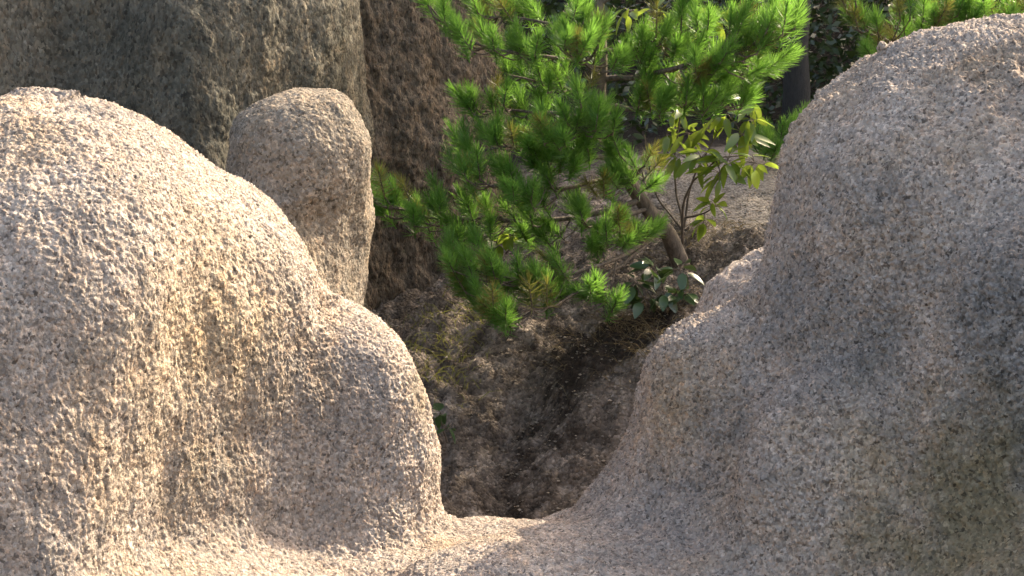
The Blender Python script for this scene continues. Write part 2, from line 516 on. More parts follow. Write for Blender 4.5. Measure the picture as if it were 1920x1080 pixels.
R2 = Tower([(1500, 1080, 1700, 4.62, 0.6), (1080, 1100, 1660, 4.62, 0.55), (960, 1130, 1640, 4.62, 0.5), (890, 1158, 1620, 4.62, 0.47), (820, 1183, 1610, 4.62, 0.44), (740, 1202, 1600, 4.62, 0.41), (680, 1219, 1590, 4.62, 0.37),
            (635, 1250, 1580, 4.62, 0.31), (600, 1310, 1550, 4.62, 0.22), (570, 1388, 1500, 4.62, 0.1)])
bumpA = Ellip(PY(1600, 900, 3.95), (0.3, 0.2, 0.3))
bumpB = Ellip(PY(1120, 1085, 4.0), (0.5, 0.35, 0.09))
butt = Ellip(PY(1860, 900, 3.78), (0.2, 0.18, 0.6))

def saddle(p):
    x, y, z = p[:, 0], p[:, 1], p[:, 2]
    t = y - 4.62
    zc = 0.148 + 0.35 * (x + 0.06) ** 2
    front = np.where(t < 0, 0.02 * t - 0.14 * np.maximum(-t - 0.25, 0) ** 1.5, 0)
    back = np.where(t > 0, -3.0 * (np.sqrt(t * t + 0.12**2) - 0.12), 0)
    return (z - (zc + front + back)) * (0.65 - 0.25 * np.tanh(t / 0.12))

def ridge_parts(p):
    q = p + 0.05 * np.stack([fbm(p * 2.1, 2, 1), fbm(p * 2.1, 2, 5), 0.6 * fbm(p * 2.1, 2, 9)], 1) * np.array([0.45, 1.0, 0.4])
    left = smin(smin(L1a(q), L1b(q), 0.16), L2(q), 0.12)
    right = smin(smin(R1(q), R2(q), 0.16), bumpA(q), 0.1)
    right = smin(right, butt(q), 0.1)
    s = smin(saddle(q), bumpB(q), 0.1)
    return left, s, right

def ridge(p):
    l, s, r = ridge_parts(p)
    d = smin(smin(l, s, 0.075), r, 0.2)
    return d

def grain_disp(amp=1.0, vs=0.68, lump=1.0):
    def f(V, N):
        side = 1 - np.abs(N[:, 2])
        P = V.copy()
        P[:, 2] *= 1 - (1 - vs) * 0.75
        P2 = P + 0.012 * np.stack([vnoise(P * 30, 13), vnoise(P * 30, 14), vnoise(P * 30, 15)], 1)
        lumps = (0.55 - worley(P2 * 42, 3)) * 0.0085
        grains = (0.5 - worley(P2 * 108, 4)) * 0.0115
        mid = fbm(P * np.array([10, 10, 8]), 4, 11, 0.6) * 0.009 * lump
        mask = np.clip(0.55 + 0.6 * vnoise(V * 3.1, 21), 0.1, 1.2)
        xf = 0.86 + 0.5 * np.clip((V[:, 0] - 0.1) / 0.5, 0, 1)
        return amp * xf * (lumps * mask + grains * np.clip(0.95 + 0.5 * vnoise(V * 2.3, 27), 0.5, 1.4) + mid)
    return f

STAINS_AND_BOUNCE = {
    'ochre_bounce': [(PY(400, 640, 3.9), (0.22, 0.6, 0.30), 0.8), (PY(330, 850, 3.75), (0.16, 0.6, 0.35), 0.6), (PY(1650, 950, 3.6), (0.10, 0.6, 0.25), 0.6), (PY(1250, 740, 4.4), (0.10, 0.5, 0.15), 0.45)],  # on the cream dome: ochre of the rock plus painted-in warm bounce light
    'lichen': [(PY(1560, 640, 3.8), (0.18, 0.7, 0.16), 0.75), (PY(1890, 640, 3.6), (0.10, 0.7, 0.30), 0.7), (PY(1620, 360, 4.0), (0.2, 0.7, 0.12), 0.5), (PY(100, 560, 3.4), (0.16, 0.7, 0.3), 0.45), (PY(1380, 820, 4.1), (0.12, 0.6, 0.08), 0.45)],
    'algae': [(PY(1850, 980, 3.5), (0.17, 0.7, 0.28), 0.95), (PY(1800, 1120, 3.4), (0.2, 0.7, 0.2), 0.8), (PY(785, 740, 4.5), (0.05, 0.5, 0.1), 0.5)]}
V, F, C, src = rock_mesh(ridge, (-2.1, 2.55, -0.75), (2.45, 5.5, 2.4), 0.0215, 6, grain_disp())
print('ridge', len(V), len(F))
l, s, r = ridge_parts(V[F].mean(1)[:, :])
part = np.argmin(np.stack([l, s - 0.02, r]), 0)
root = link('granite_ridge', None)
root.location = (0, 4.5, -0.5)
tag(root, 'pale pinkish weathered granite ridge with two rounded domes joined by a low saddle', 'rock')
for k, (nm, lb) in enumerate((('dome', 'sunlit cream dome stepping down over a rounded shoulder'), ('saddle', 'low smooth dip between the two domes'), ('dome', 'taller grey dome with shaded face and sloping apron'))):
    ff = F[part == k]
    u, inv = np.unique(ff, return_inverse=True)
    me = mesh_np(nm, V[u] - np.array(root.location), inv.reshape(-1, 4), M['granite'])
    for an, blobs in STAINS_AND_BOUNCE.items():
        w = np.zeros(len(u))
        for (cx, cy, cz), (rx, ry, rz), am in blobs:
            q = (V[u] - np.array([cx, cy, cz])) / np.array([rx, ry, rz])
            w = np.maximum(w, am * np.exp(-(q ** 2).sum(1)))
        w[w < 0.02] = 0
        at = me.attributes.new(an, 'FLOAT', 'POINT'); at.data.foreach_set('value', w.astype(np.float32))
    o = link(nm, me, root); o['label'] = lb

# ------------------------------------------------------------------ rocks behind
def rock_thing(name, f, lo, hi, h, n, disp, mat, label, group=None):
    V, F, C, src = rock_mesh(f, lo, hi, h, n, disp)
    print(name, len(V), len(F))
    c = np.array([(lo[0] + hi[0]) / 2, (lo[1] + hi[1]) / 2, lo[2]])
    o = link(name, mesh_np(name, V - c, F, mat))
    o.location = c
    return tag(o, label, 'rock', group)

K1 = Tower([(1100, 380, 720, 5.75, 0.42), (700, 400, 690, 5.75, 0.40), (580, 415, 686, 5.75, 0.38), (450, 425, 682, 5.75, 0.35), (400, 428, 690, 5.75, 0.34), (340, 430, 696, 5.75, 0.33),
            (290, 434, 702, 5.75, 0.32), (240, 450, 701, 5.75, 0.30), (205, 482, 687, 5.75, 0.25), (182, 520, 664, 5.75, 0.18), (166, 570, 625, 5.75, 0.06)], 2.3)
K2 = Tower([(1100, 380, 640, 5.5, 0.34), (700, 400, 618, 5.5, 0.3), (560, 420, 602, 5.5, 0.27), (480, 440, 590, 5.5, 0.22), (430, 470, 570, 5.52, 0.15), (410, 500, 545, 5.52, 0.06)])
def pillar(p):
    q = p + 0.05 * np.stack([fbm(p * 2.4, 2, 31), fbm(p * 2.4, 2, 35), 0 * p[:, 0]], 1)
    return smin(K1(q), K2(q), 0.18)
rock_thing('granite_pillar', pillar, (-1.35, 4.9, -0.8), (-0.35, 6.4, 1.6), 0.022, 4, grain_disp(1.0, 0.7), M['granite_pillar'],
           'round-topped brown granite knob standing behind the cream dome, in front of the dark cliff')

R3 = Tower([(1200, 1270, 1900, 5.35, 0.45), (700, 1290, 1850, 5.35, 0.4), (600, 1301, 1800, 5.35, 0.36), (560, 1310, 1760, 5.35, 0.32), (515, 1338, 1720, 5.35, 0.27), (480, 1400, 1680, 5.35, 0.2), (447, 1440, 1640, 5.35, 0.12), (425, 1480, 1600, 5.35, 0.05)])
def r3f(p):
    q = p + 0.04 * np.stack([fbm(p * 2.4, 2, 41), fbm(p * 2.4, 2, 45), 0 * p[:, 0]], 1)
    return R3(q)
rock_thing('granite_boulder', r3f, (0.5, 4.85, -0.7), (1.75, 5.9, 1.15), 0.03, 3, grain_disp(1.0), M['granite'],
           'low pinkish granite boulder peeping out behind the shoulder of the taller grey dome')

C1 = Tower([(1300, -1500, 720, 8.2, 1.75), (700, -1450, 712, 8.2, 1.7), (240, -1400, 703, 8.25, 1.6), (0, -1380, 693, 8.3, 1.52), (-400, -1300, 680, 8.4, 1.4), (-750, -1150, 640, 8.5, 1.2), (-950, -900, 500, 8.6, 0.8), (-1030, -600, 250, 8.6, 0.3)], 2.8)
def cliff(p):
    q = p.copy()
    x, z = p[:, 0], p[:, 2]
    w = fbm(np.stack([x * 1.1, p[:, 1] * 0.5, z * 0.7], 1), 2, 51)
    q[:, 1] += 0.22 * w
    q[:, 0] += 0.06 * fbm(p * 1.7, 2, 57)
    # hollows running down the face
    xx = x + 0.12 * (z - 1.2)
    q[:, 1] += -0.20 * np.exp(-((xx + 1.95) / 0.26) ** 2) + 0.16 * np.exp(-((xx + 1.35) / 0.22) ** 2)
    return C1(q)
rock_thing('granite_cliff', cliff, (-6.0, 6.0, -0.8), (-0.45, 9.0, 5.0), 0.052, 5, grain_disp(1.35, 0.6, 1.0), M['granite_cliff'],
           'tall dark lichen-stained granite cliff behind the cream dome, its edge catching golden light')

W1 = Tower([(1300, 250, 985, 9.0, 1.35), (700, 280, 960, 9.05, 1.25), (420, 300, 948, 9.1, 1.2), (200, 300, 941, 9.1, 1.15), (100, 310, 938, 9.15, 1.1), (-200, 330, 925, 9.2, 1.0), (-600, 400, 860, 9.3, 0.8), (-850, 500, 760, 9.3, 0.4), (-900, 560, 700, 9.3, 0.15)], 2.3)
def wallf(p):
    q = p.copy()
    q[:, 1] += 0.12 * fbm(np.stack([p[:, 0] * 2.0, p[:, 1], p[:, 2] * 0.7], 1), 2, 61)
    q[:, 0] += 0.05 * fbm(p * 2.2, 2, 66)
    return W1(q)
def wall_disp(V, N):
    P = V * np.array([1, 1, 0.58])
    r = fbm(P * 24, 4, 71, 0.6) * 0.012 + (0.5 - worley(P * 48, 73)) * 0.016
    return r + fbm(V * 7, 3, 75) * 0.015
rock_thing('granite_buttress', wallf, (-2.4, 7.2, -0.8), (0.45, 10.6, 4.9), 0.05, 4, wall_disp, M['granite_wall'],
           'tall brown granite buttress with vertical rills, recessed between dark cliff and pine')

# small loose stone on the tall dome
def pebble_mesh(name, r, seed, mat, sub=2):
    import bmesh
    bm = bmesh.new(); bmesh.ops.create_icosphere(bm, subdivisions=sub, radius=r)
    P = np.array([v.co[:] for v in bm.verts])
    P *= (1 + 0.35 * fbm(P / r * 1.1, 3, seed))[:, None]
    for v, c in zip(bm.verts, P): v.co = c
    me = bpy.data.meshes.new(name); bm.to_mesh(me); bm.free(); me.materials.append(mat)
    return me
def drop_on(f, u, v0, Y, z_hi=2.6, z_lo=-0.6):
    x = PY(u, v0, Y)[0]
    zz = np.linspace(z_hi, z_lo, 800)
    d = f(np.stack([np.full(800, x), np.full(800, Y), zz], 1))
    return np.array([x, Y, zz[np.argmax(d < 0)]])
st = link('stone_chip', pebble_mesh('stone_chip', 0.016, 3, M['granite']))
st.location = drop_on(ridge, 1655, 103, 4.6) + np.array([0, 0, 0.011])
tag(st, 'small loose stone chip perched on the crest of the taller grey dome', 'stone')

# ------------------------------------------------------------------ terrain
ctrl = []
for u, v, Y in [(830, 985, 6.05), (900, 1000, 5.95), (1000, 990, 6.0), (1100, 965, 6.1), (1200, 930, 6.15), (870, 850, 6.45), (960, 830, 6.6), (1030, 800, 6.5), (1130, 820, 6.3),
                (840, 700, 6.95), (930, 660, 7.15), (1030, 700, 6.85), (1100, 690, 6.75), (1180, 720, 6.5), (1250, 690, 6.5), (860, 590, 7.6), (1000, 590, 7.3), (1090, 560, 7.4), (1180, 590, 7.1),
                (1270, 500, 7.55), (1330, 470, 7.6), (1100, 450, 8.1), (1190, 430, 8.05), (1290, 400, 8.3), (1390, 370, 8.5), (1440, 330, 8.8), (1470, 292, 9.3), (1300, 330, 9.2), (1100, 350, 9.2), (1000, 420, 8.8),
                (1600, 420, 8.2), (1700, 500, 7.0)]:
    ctrl.append(PY(u, v, Y))
for x, y, z in [(-4, 1, -0.5), (0, 1, -0.5), (4, 1, -0.5), (-4, 4, -0.6), (0, 4.6, -0.55), (0, 5.2, -0.5), (3, 4, -0.4), (-4, 6, -0.4), (-1.2, 6.2, -0.35), (4, 7, 0.5), (6, 9, 1.1), (-1.2, 8, 0.1), (-4, 9, 0.2),
                (0, 12, 0.75), (3, 12, 0.8), (-4, 14, 0.9), (7, 13, 1.6), (0, 18, 2.6), (5, 19, 3.0), (12, 15, 3.2), (-10, 18, 2.5), (-12, 6, 0), (12, 5, 1.5), (0, 32, 9.0), (14, 30, 9.0), (-14, 32, 9.0), (30, 20, 6), (-30, 20, 6), (-30, 0, 0), (30, -5, 0), (0, -12, -1), (30, 45, 14), (-30, 45, 14), (0, 45, 14.5)]:
    ctrl.append(np.array([x, y, z]))
ctrl = np.array(ctrl)
def _tps(r): return np.where(r > 1e-9, r * r * np.log(np.maximum(r, 1e-9)), 0)
nC = len(ctrl)
A = np.zeros((nC + 3, nC + 3))
A[:nC, :nC] = _tps(np.linalg.norm(ctrl[:, None, :2] - ctrl[None, :, :2], axis=2)) + 0.02 * np.eye(nC)
A[:nC, nC] = 1; A[:nC, nC + 1:] = ctrl[:, :2]; A[nC:, :nC] = A[:nC, nC:].T
W = np.linalg.solve(A, np.concatenate([ctrl[:, 2], [0, 0, 0]]))
GULLY = np.array([PY(1075, 640, 7.15)[:2], PY(1030, 700, 6.85)[:2], PY(1010, 780, 6.6)[:2], PY(960, 850, 6.4)[:2], PY(930, 920, 6.2)[:2], PY(890, 985, 6.0)[:2]])
def gully_dist(x, y):
    best = np.full(x.shape, 9.0)
    for a, b in zip(GULLY[:-1], GULLY[1:]):
        ab = b - a
        t = np.clip(((x - a[0]) * ab[0] + (y - a[1]) * ab[1]) / (ab @ ab), 0, 1)
        best = np.minimum(best, np.hypot(x - a[0] - t * ab[0], y - a[1] - t * ab[1]))
    return best
def terrain_z(x, y, detail=True):
    x = np.atleast_1d(np.asarray(x, float)); y = np.atleast_1d(np.asarray(y, float))
    z = W[nC] + W[nC + 1] * x + W[nC + 2] * y
    for i in range(nC):
        z = z + W[i] * _tps(np.hypot(x - ctrl[i, 0], y - ctrl[i, 1]))
    g = gully_dist(x, y)
    g = g + 0.09 * vnoise(np.stack([x * 4, y * 4, 0 * x], 1), 95)
    z = z - 0.10 * np.exp(-(g / 0.2) ** 2)
    if detail:
        p = np.stack([x, y, z * 0.7], 1)
        near = np.clip((11 - y) / 3, 0.25, 1)
        sand = np.clip((y - 7.75) / 0.3, 0, 1) * np.clip((x - 0.75) / 0.3, 0, 1)
        near = near * (1 - 0.75 * sand)
        z = z + near * (fbm(p * 3.2, 3, 81) * 0.05 + fbm(p * 11, 5, 84, 0.68) * 0.032 + np.maximum(0.42 - worley(p * 17, 86), 0) * 0.07 * np.clip(0.3 + vnoise(p * 2.3, 88), 0, 1))
    return z
xs = np.concatenate([np.linspace(-34, -4, 30)[:-1], np.linspace(-4, -0.75, 45)[:-1], np.arange(-0.75, 2.0, 0.015), np.linspace(2.0, 5, 50)[1:], np.linspace(5, 34, 30)[1:]])
ys = np.concatenate([np.linspace(-14, 5.4, 40)[:-1], np.arange(5.4, 7.9, 0.0135), np.arange(7.9, 9.6, 0.02), np.linspace(9.6, 15, 90)[1:], np.linspace(15, 48, 40)[1:]])
GX, GY = np.meshgrid(xs, ys, indexing='xy')
gz = terrain_z(GX.ravel(), GY.ravel())
TV = np.stack([GX.ravel(), GY.ravel(), gz], 1)
nx, ny = len(xs), len(ys)
ii = np.arange(nx * ny).reshape(ny, nx)
TF = np.stack([ii[:-1, :-1], ii[:-1, 1:], ii[1:, 1:], ii[1:, :-1]], -1).reshape(-1, 4)
print('terrain', len(TF))
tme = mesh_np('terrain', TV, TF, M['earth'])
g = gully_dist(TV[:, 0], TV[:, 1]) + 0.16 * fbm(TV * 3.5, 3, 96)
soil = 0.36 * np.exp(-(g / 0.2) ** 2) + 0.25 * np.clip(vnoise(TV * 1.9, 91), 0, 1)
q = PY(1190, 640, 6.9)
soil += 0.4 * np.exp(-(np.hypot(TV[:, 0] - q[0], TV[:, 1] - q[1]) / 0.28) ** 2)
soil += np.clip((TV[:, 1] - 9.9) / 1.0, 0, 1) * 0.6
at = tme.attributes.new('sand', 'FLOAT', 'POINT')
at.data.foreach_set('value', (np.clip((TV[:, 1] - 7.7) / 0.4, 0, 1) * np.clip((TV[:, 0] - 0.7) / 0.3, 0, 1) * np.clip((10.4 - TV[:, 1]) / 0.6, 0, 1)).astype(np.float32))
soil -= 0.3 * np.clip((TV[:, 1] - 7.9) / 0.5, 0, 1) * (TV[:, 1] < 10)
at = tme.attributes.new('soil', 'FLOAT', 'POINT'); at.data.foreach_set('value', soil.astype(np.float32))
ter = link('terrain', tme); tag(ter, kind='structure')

def ground(x, y): return float(terrain_z([x], [y])[0])

# loose grit and clods on the ravine floor
def scatter_lumps(name, pts, sizes, mat, seed):
    base = np.array([(0.15, 0.1, 0.6), (0.9, 0, 0.1), (0.2, 0.85, 0), (-0.75, 0.5, 0.15), (-0.6, -0.65, 0), (0.35, -0.8, 0.1), (0, 0, -0.8)], float)
    tri = np.array([(0, 1, 2), (0, 2, 3), (0, 3, 4), (0, 4, 5), (0, 5, 1), (6, 2, 1), (6, 3, 2), (6, 4, 3), (6, 5, 4), (6, 1, 5)])
    rg = np.random.default_rng(seed)
    n = len(pts)
    a = rg.uniform(0, 6.28, n)
    B = np.tile(base, (n, 1, 1)) * rg.uniform(0.7, 1.3, (n, 7, 3)) * sizes[:, None, None]
    x = B[:, :, 0] * np.cos(a)[:, None] - B[:, :, 1] * np.sin(a)[:, None]
    y = B[:, :, 0] * np.sin(a)[:, None] + B[:, :, 1] * np.cos(a)[:, None]
    V = np.stack([x, y, B[:, :, 2] * 0.7], -1) + pts[:, None]
    Fc = (tri[None] + 7 * np.arange(n)[:, None, None]).reshape(-1, 3)
    return link(name, mesh_np(name, V.reshape(-1, 3), Fc, mat, False))
n = 11000
px = RNG.uniform(-0.7, 1.5, n); py = RNG.uniform(5.6, 8.6, n)
sz = np.minimum(0.0045 * np.exp(RNG.normal(0, 0.6, n)), 0.012)
pz = terrain_z(px, py)
tag(scatter_lumps('gravel', np.stack([px, py, pz + sz * 0.2], 1), sz, M['granite_pillar'], 5), 'loose granite grit and clods strewn over the ravine slope', 'gravel', kind='stuff')

# ------------------------------------------------------------------ tubes
def tube(pts, radii, sides=7):
    pts = np.asarray(pts, float); n = len(pts)
    T = np.gradient(pts, axis=0); T /= np.linalg.norm(T, axis=1)[:, None]
    ref = np.array([0.31, 0.2, 0.93]) if abs(T[0][2]) < 0.8 else np.array([1.0, 0.1, 0])
    V = []
    for p, t, r in zip(pts, T, radii):
        a = np.cross(t, ref); a /= np.linalg.norm(a); b = np.cross(t, a)
        ang = np.arange(sides) * 2 * math.pi / sides
        V.append(p + r * (np.cos(ang)[:, None] * a + np.sin(ang)[:, None] * b))
    V = np.concatenate(V)
    i = np.arange(n - 1)[:, None] * sides; j = np.arange(sides)[None]; k = (j + 1) % sides
    F = np.stack([i + j, i + k, i + sides + k, i + sides + j], -1).reshape(-1, 4)
    return V, F

def curve_pts(P, n=24, wob=0.0, seed=0):
    P = np.asarray(P, float)
    d = np.concatenate([[0], np.cumsum(np.linalg.norm(np.diff(P, axis=0), axis=1))])
    _, Q = hermite_table(d, P, n) if len(P) > 2 else (0, P[0] + (P[1] - P[0]) * np.linspace(0, 1, n)[:, None])
    if wob:
        Q = Q + wob * np.stack([vnoise(Q * 9, seed), vnoise(Q * 9, seed + 1), vnoise(Q * 9, seed + 2)], 1)
    return Q

def join_tubes(name, list_, mat, origin):
    Vs, Fs, o = [], [], 0
    for V, F in list_:
        Vs.append(V); Fs.append(F + o); o += len(V)
    return mesh_np(name, np.concatenate(Vs) - origin, np.concatenate(Fs), mat)

# ------------------------------------------------------------------ pine needle shoots
def shoot_mesh(name, seed, n=190, length=0.10, needle=0.072, mat=None, width=0.0011, spread=(0.45, 1.15)):
    rg = np.random.default_rng(seed)
    V, Fq = [], []
    c = 0
    for i in range(n):
        s = rg.uniform(0, 1) ** 0.85
        z0 = s * length
        az = rg.uniform(0, 2 * math.pi)
        th = spread[1] + (spread[0] - spread[1]) * s + rg.normal(0, 0.14)
        if s > 0.85: th *= rg.uniform(0.1, 1.0)
        L = needle * rg.uniform(0.75, 1.1)
        d = np.array([math.sin(th) * math.cos(az), math.sin(th) * math.sin(az), math.cos(th)])
        up = np.array([0, 0, 1.0])
        side = np.cross(d, up + rg.normal(0, 0.5, 3)); side /= np.linalg.norm(side)
        w = width
        p0 = np.array([0, 0, z0]); p1 = p0 + d * L * 0.55; p2 = p0 + d * L * 0.98 + up * L * 0.07
        V += [p0 - side * w, p0 + side * w, p1 - side * w, p1 + side * w, p2 - side * w * 0.35, p2 + side * w * 0.35]
        Fq += [(c, c + 1, c + 3, c + 2), (c + 2, c + 3, c + 5, c + 4)]
        c += 6
    tv, tf = tube([(0, 0, -0.01), (0, 0, length * 0.5), (0, 0, length)], [0.0035, 0.003, 0.0015], 5)
    Fq = np.array(Fq)
    me = mesh_np(name, np.concatenate([np.array(V), tv]), np.concatenate([Fq, tf + c]), mat, False)
    me.materials.append(M['bark'])
    mi = np.zeros(len(Fq) + len(tf), dtype=np.int32); mi[len(Fq):] = 1
    me.polygons.foreach_set('material_index', mi)
    return me
SHOOT = [shoot_mesh('needle_tuft', 100 + i, 190, l, nl, M['needle']) for i, (l, nl) in enumerate([(0.085, 0.075), (0.11, 0.072), (0.065, 0.08), (0.13, 0.068)])]
THIN = [shoot_mesh('old_needles', 140 + i, 95, l, 0.07, M['needle'], 0.0013) for i, l in enumerate([0.09, 0.12])]
SHOOT_OLD = [shoot_mesh('needle_tuft', 120 + i, 150, l, 0.065, M['needle_old'], spread=(0.7, 1.5)) for i, l in enumerate([0.10, 0.14])]

def joined_shoots(items, origin, parent):
    Vs, Fs, mi, o = [], [], [], 0
    for mesh, p, d, sc in items:
        nv = len(mesh.vertices); v = np.empty(nv * 3, dtype=np.float32); mesh.vertices.foreach_get('co', v)
        nf = len(mesh.polygons); f = np.empty(nf * 4, dtype=np.int32); mesh.loops.foreach_get('vertex_index', f)
        Rm = np.array((Vector(d).to_track_quat('Z', 'Y').to_matrix() @ Matrix.Rotation(random.uniform(0, 6.28), 3, 'Z')))
        Vs.append(v.reshape(-1, 3) @ Rm.T * sc + (p - origin)); Fs.append(f.reshape(-1, 4) + o); o += nv
    me = mesh_np('old_needles', np.concatenate(Vs), np.concatenate(Fs), items[0][0].materials[0], False)
    return tag(link('old_needles', me, parent), kind='stuff')

def place_shoot(mesh, parent, origin, p, d, scale=1.0):
    o = bpy.data.objects.new('needle_tuft', mesh)
    COL.objects.link(o)
    o.parent = parent
    q = Vector(d).to_track_quat('Z', 'Y')
    o.location = Vector(p - origin)
    o.rotation_mode = 'QUATERNION'
    from mathutils import Quaternion
    o.rotation_quaternion = q @ Quaternion((0, 0, 1), random.uniform(0, 6.28))
    o.scale = (scale,) * 3
    return o

def pine(name, label, trunk_px, trunk_r, limbs, origin_px, group=None, old=0.12, twist=1):
    """limbs: list of (polyline of (u,v,Y), [tuft spots (u,v,Y,count)])"""
    origin = PY(*origin_px)
    rt = link(name, None); rt.location = origin
    tag(rt, label, 'pine tree', group)
    tp = curve_pts([PY(*p) for p in trunk_px], 40, 0.015, 5)
    tr = np.interp(np.linspace(0, 1, 40), np.linspace(0, 1, len(trunk_r)), trunk_r)
    link('trunk', join_tubes('trunk', [tube(tp, tr, 9)], M['bark'], origin), rt)
    cnt = 0
    for li, (poly, spots) in enumerate(limbs):
        lp = curve_pts([PY(*p[:3]) for p in poly], 22, 0.012, 30 + li)
        r0 = poly[0][3] if len(poly[0]) > 3 else 0.013
        tubes = [tube(lp, np.linspace(r0, 0.004, 22), 6)]
        shoots = []
        for (u, v, Y, k) in spots:
            for j in range(k):
                rad = 20 if k > 1 else 4
                a, rr = random.uniform(0, 6.28), rad * math.sqrt(random.random())
                p = PY(u + rr * math.cos(a), v + rr * math.sin(a) * 0.75 + 14, Y + random.uniform(-0.13, 0.13))
                dist = np.linalg.norm(lp - p, axis=1)
                i0 = max(0, int(np.argmin(dist)) - 2)
                b = lp[i0]
                mid = (b + p) / 2 + np.array([0, 0, -0.02])
                tubes.append(tube(curve_pts([b, mid, p], 6), np.linspace(0.0045, 0.003, 6), 5))
                d = (p - mid); d = d / max(np.linalg.norm(d), 1e-6)
                d = d * 0.55 + np.array([random.uniform(-.35, .35), random.uniform(-.45, .25), 0.75])
                shoots.append((p, d / np.linalg.norm(d)))
        bo = link('branch', join_tubes('branch', tubes, M['bark'], origin), rt)
        rest = []
        for p, d in shoots:
            lib = SHOOT_OLD if random.random() < old else SHOOT
            sc = random.uniform(0.85, 1.12)
            if p[2] > 1.85:
                rest.append((random.choice(THIN), p, d, sc))           # above the picture
            else:
                place_shoot(random.choice(lib), bo, origin, p, d, sc); cnt += 1
        # older needles further back along the twigs
        for p, d in shoots[::2]:
            rest.append((random.choice(THIN), p - d * 0.07 + np.array([0, 0.03, 0]), d, 0.9))
        if rest: joined_shoots(rest, origin, bo)
    print(name, 'tufts', cnt)
    return rt

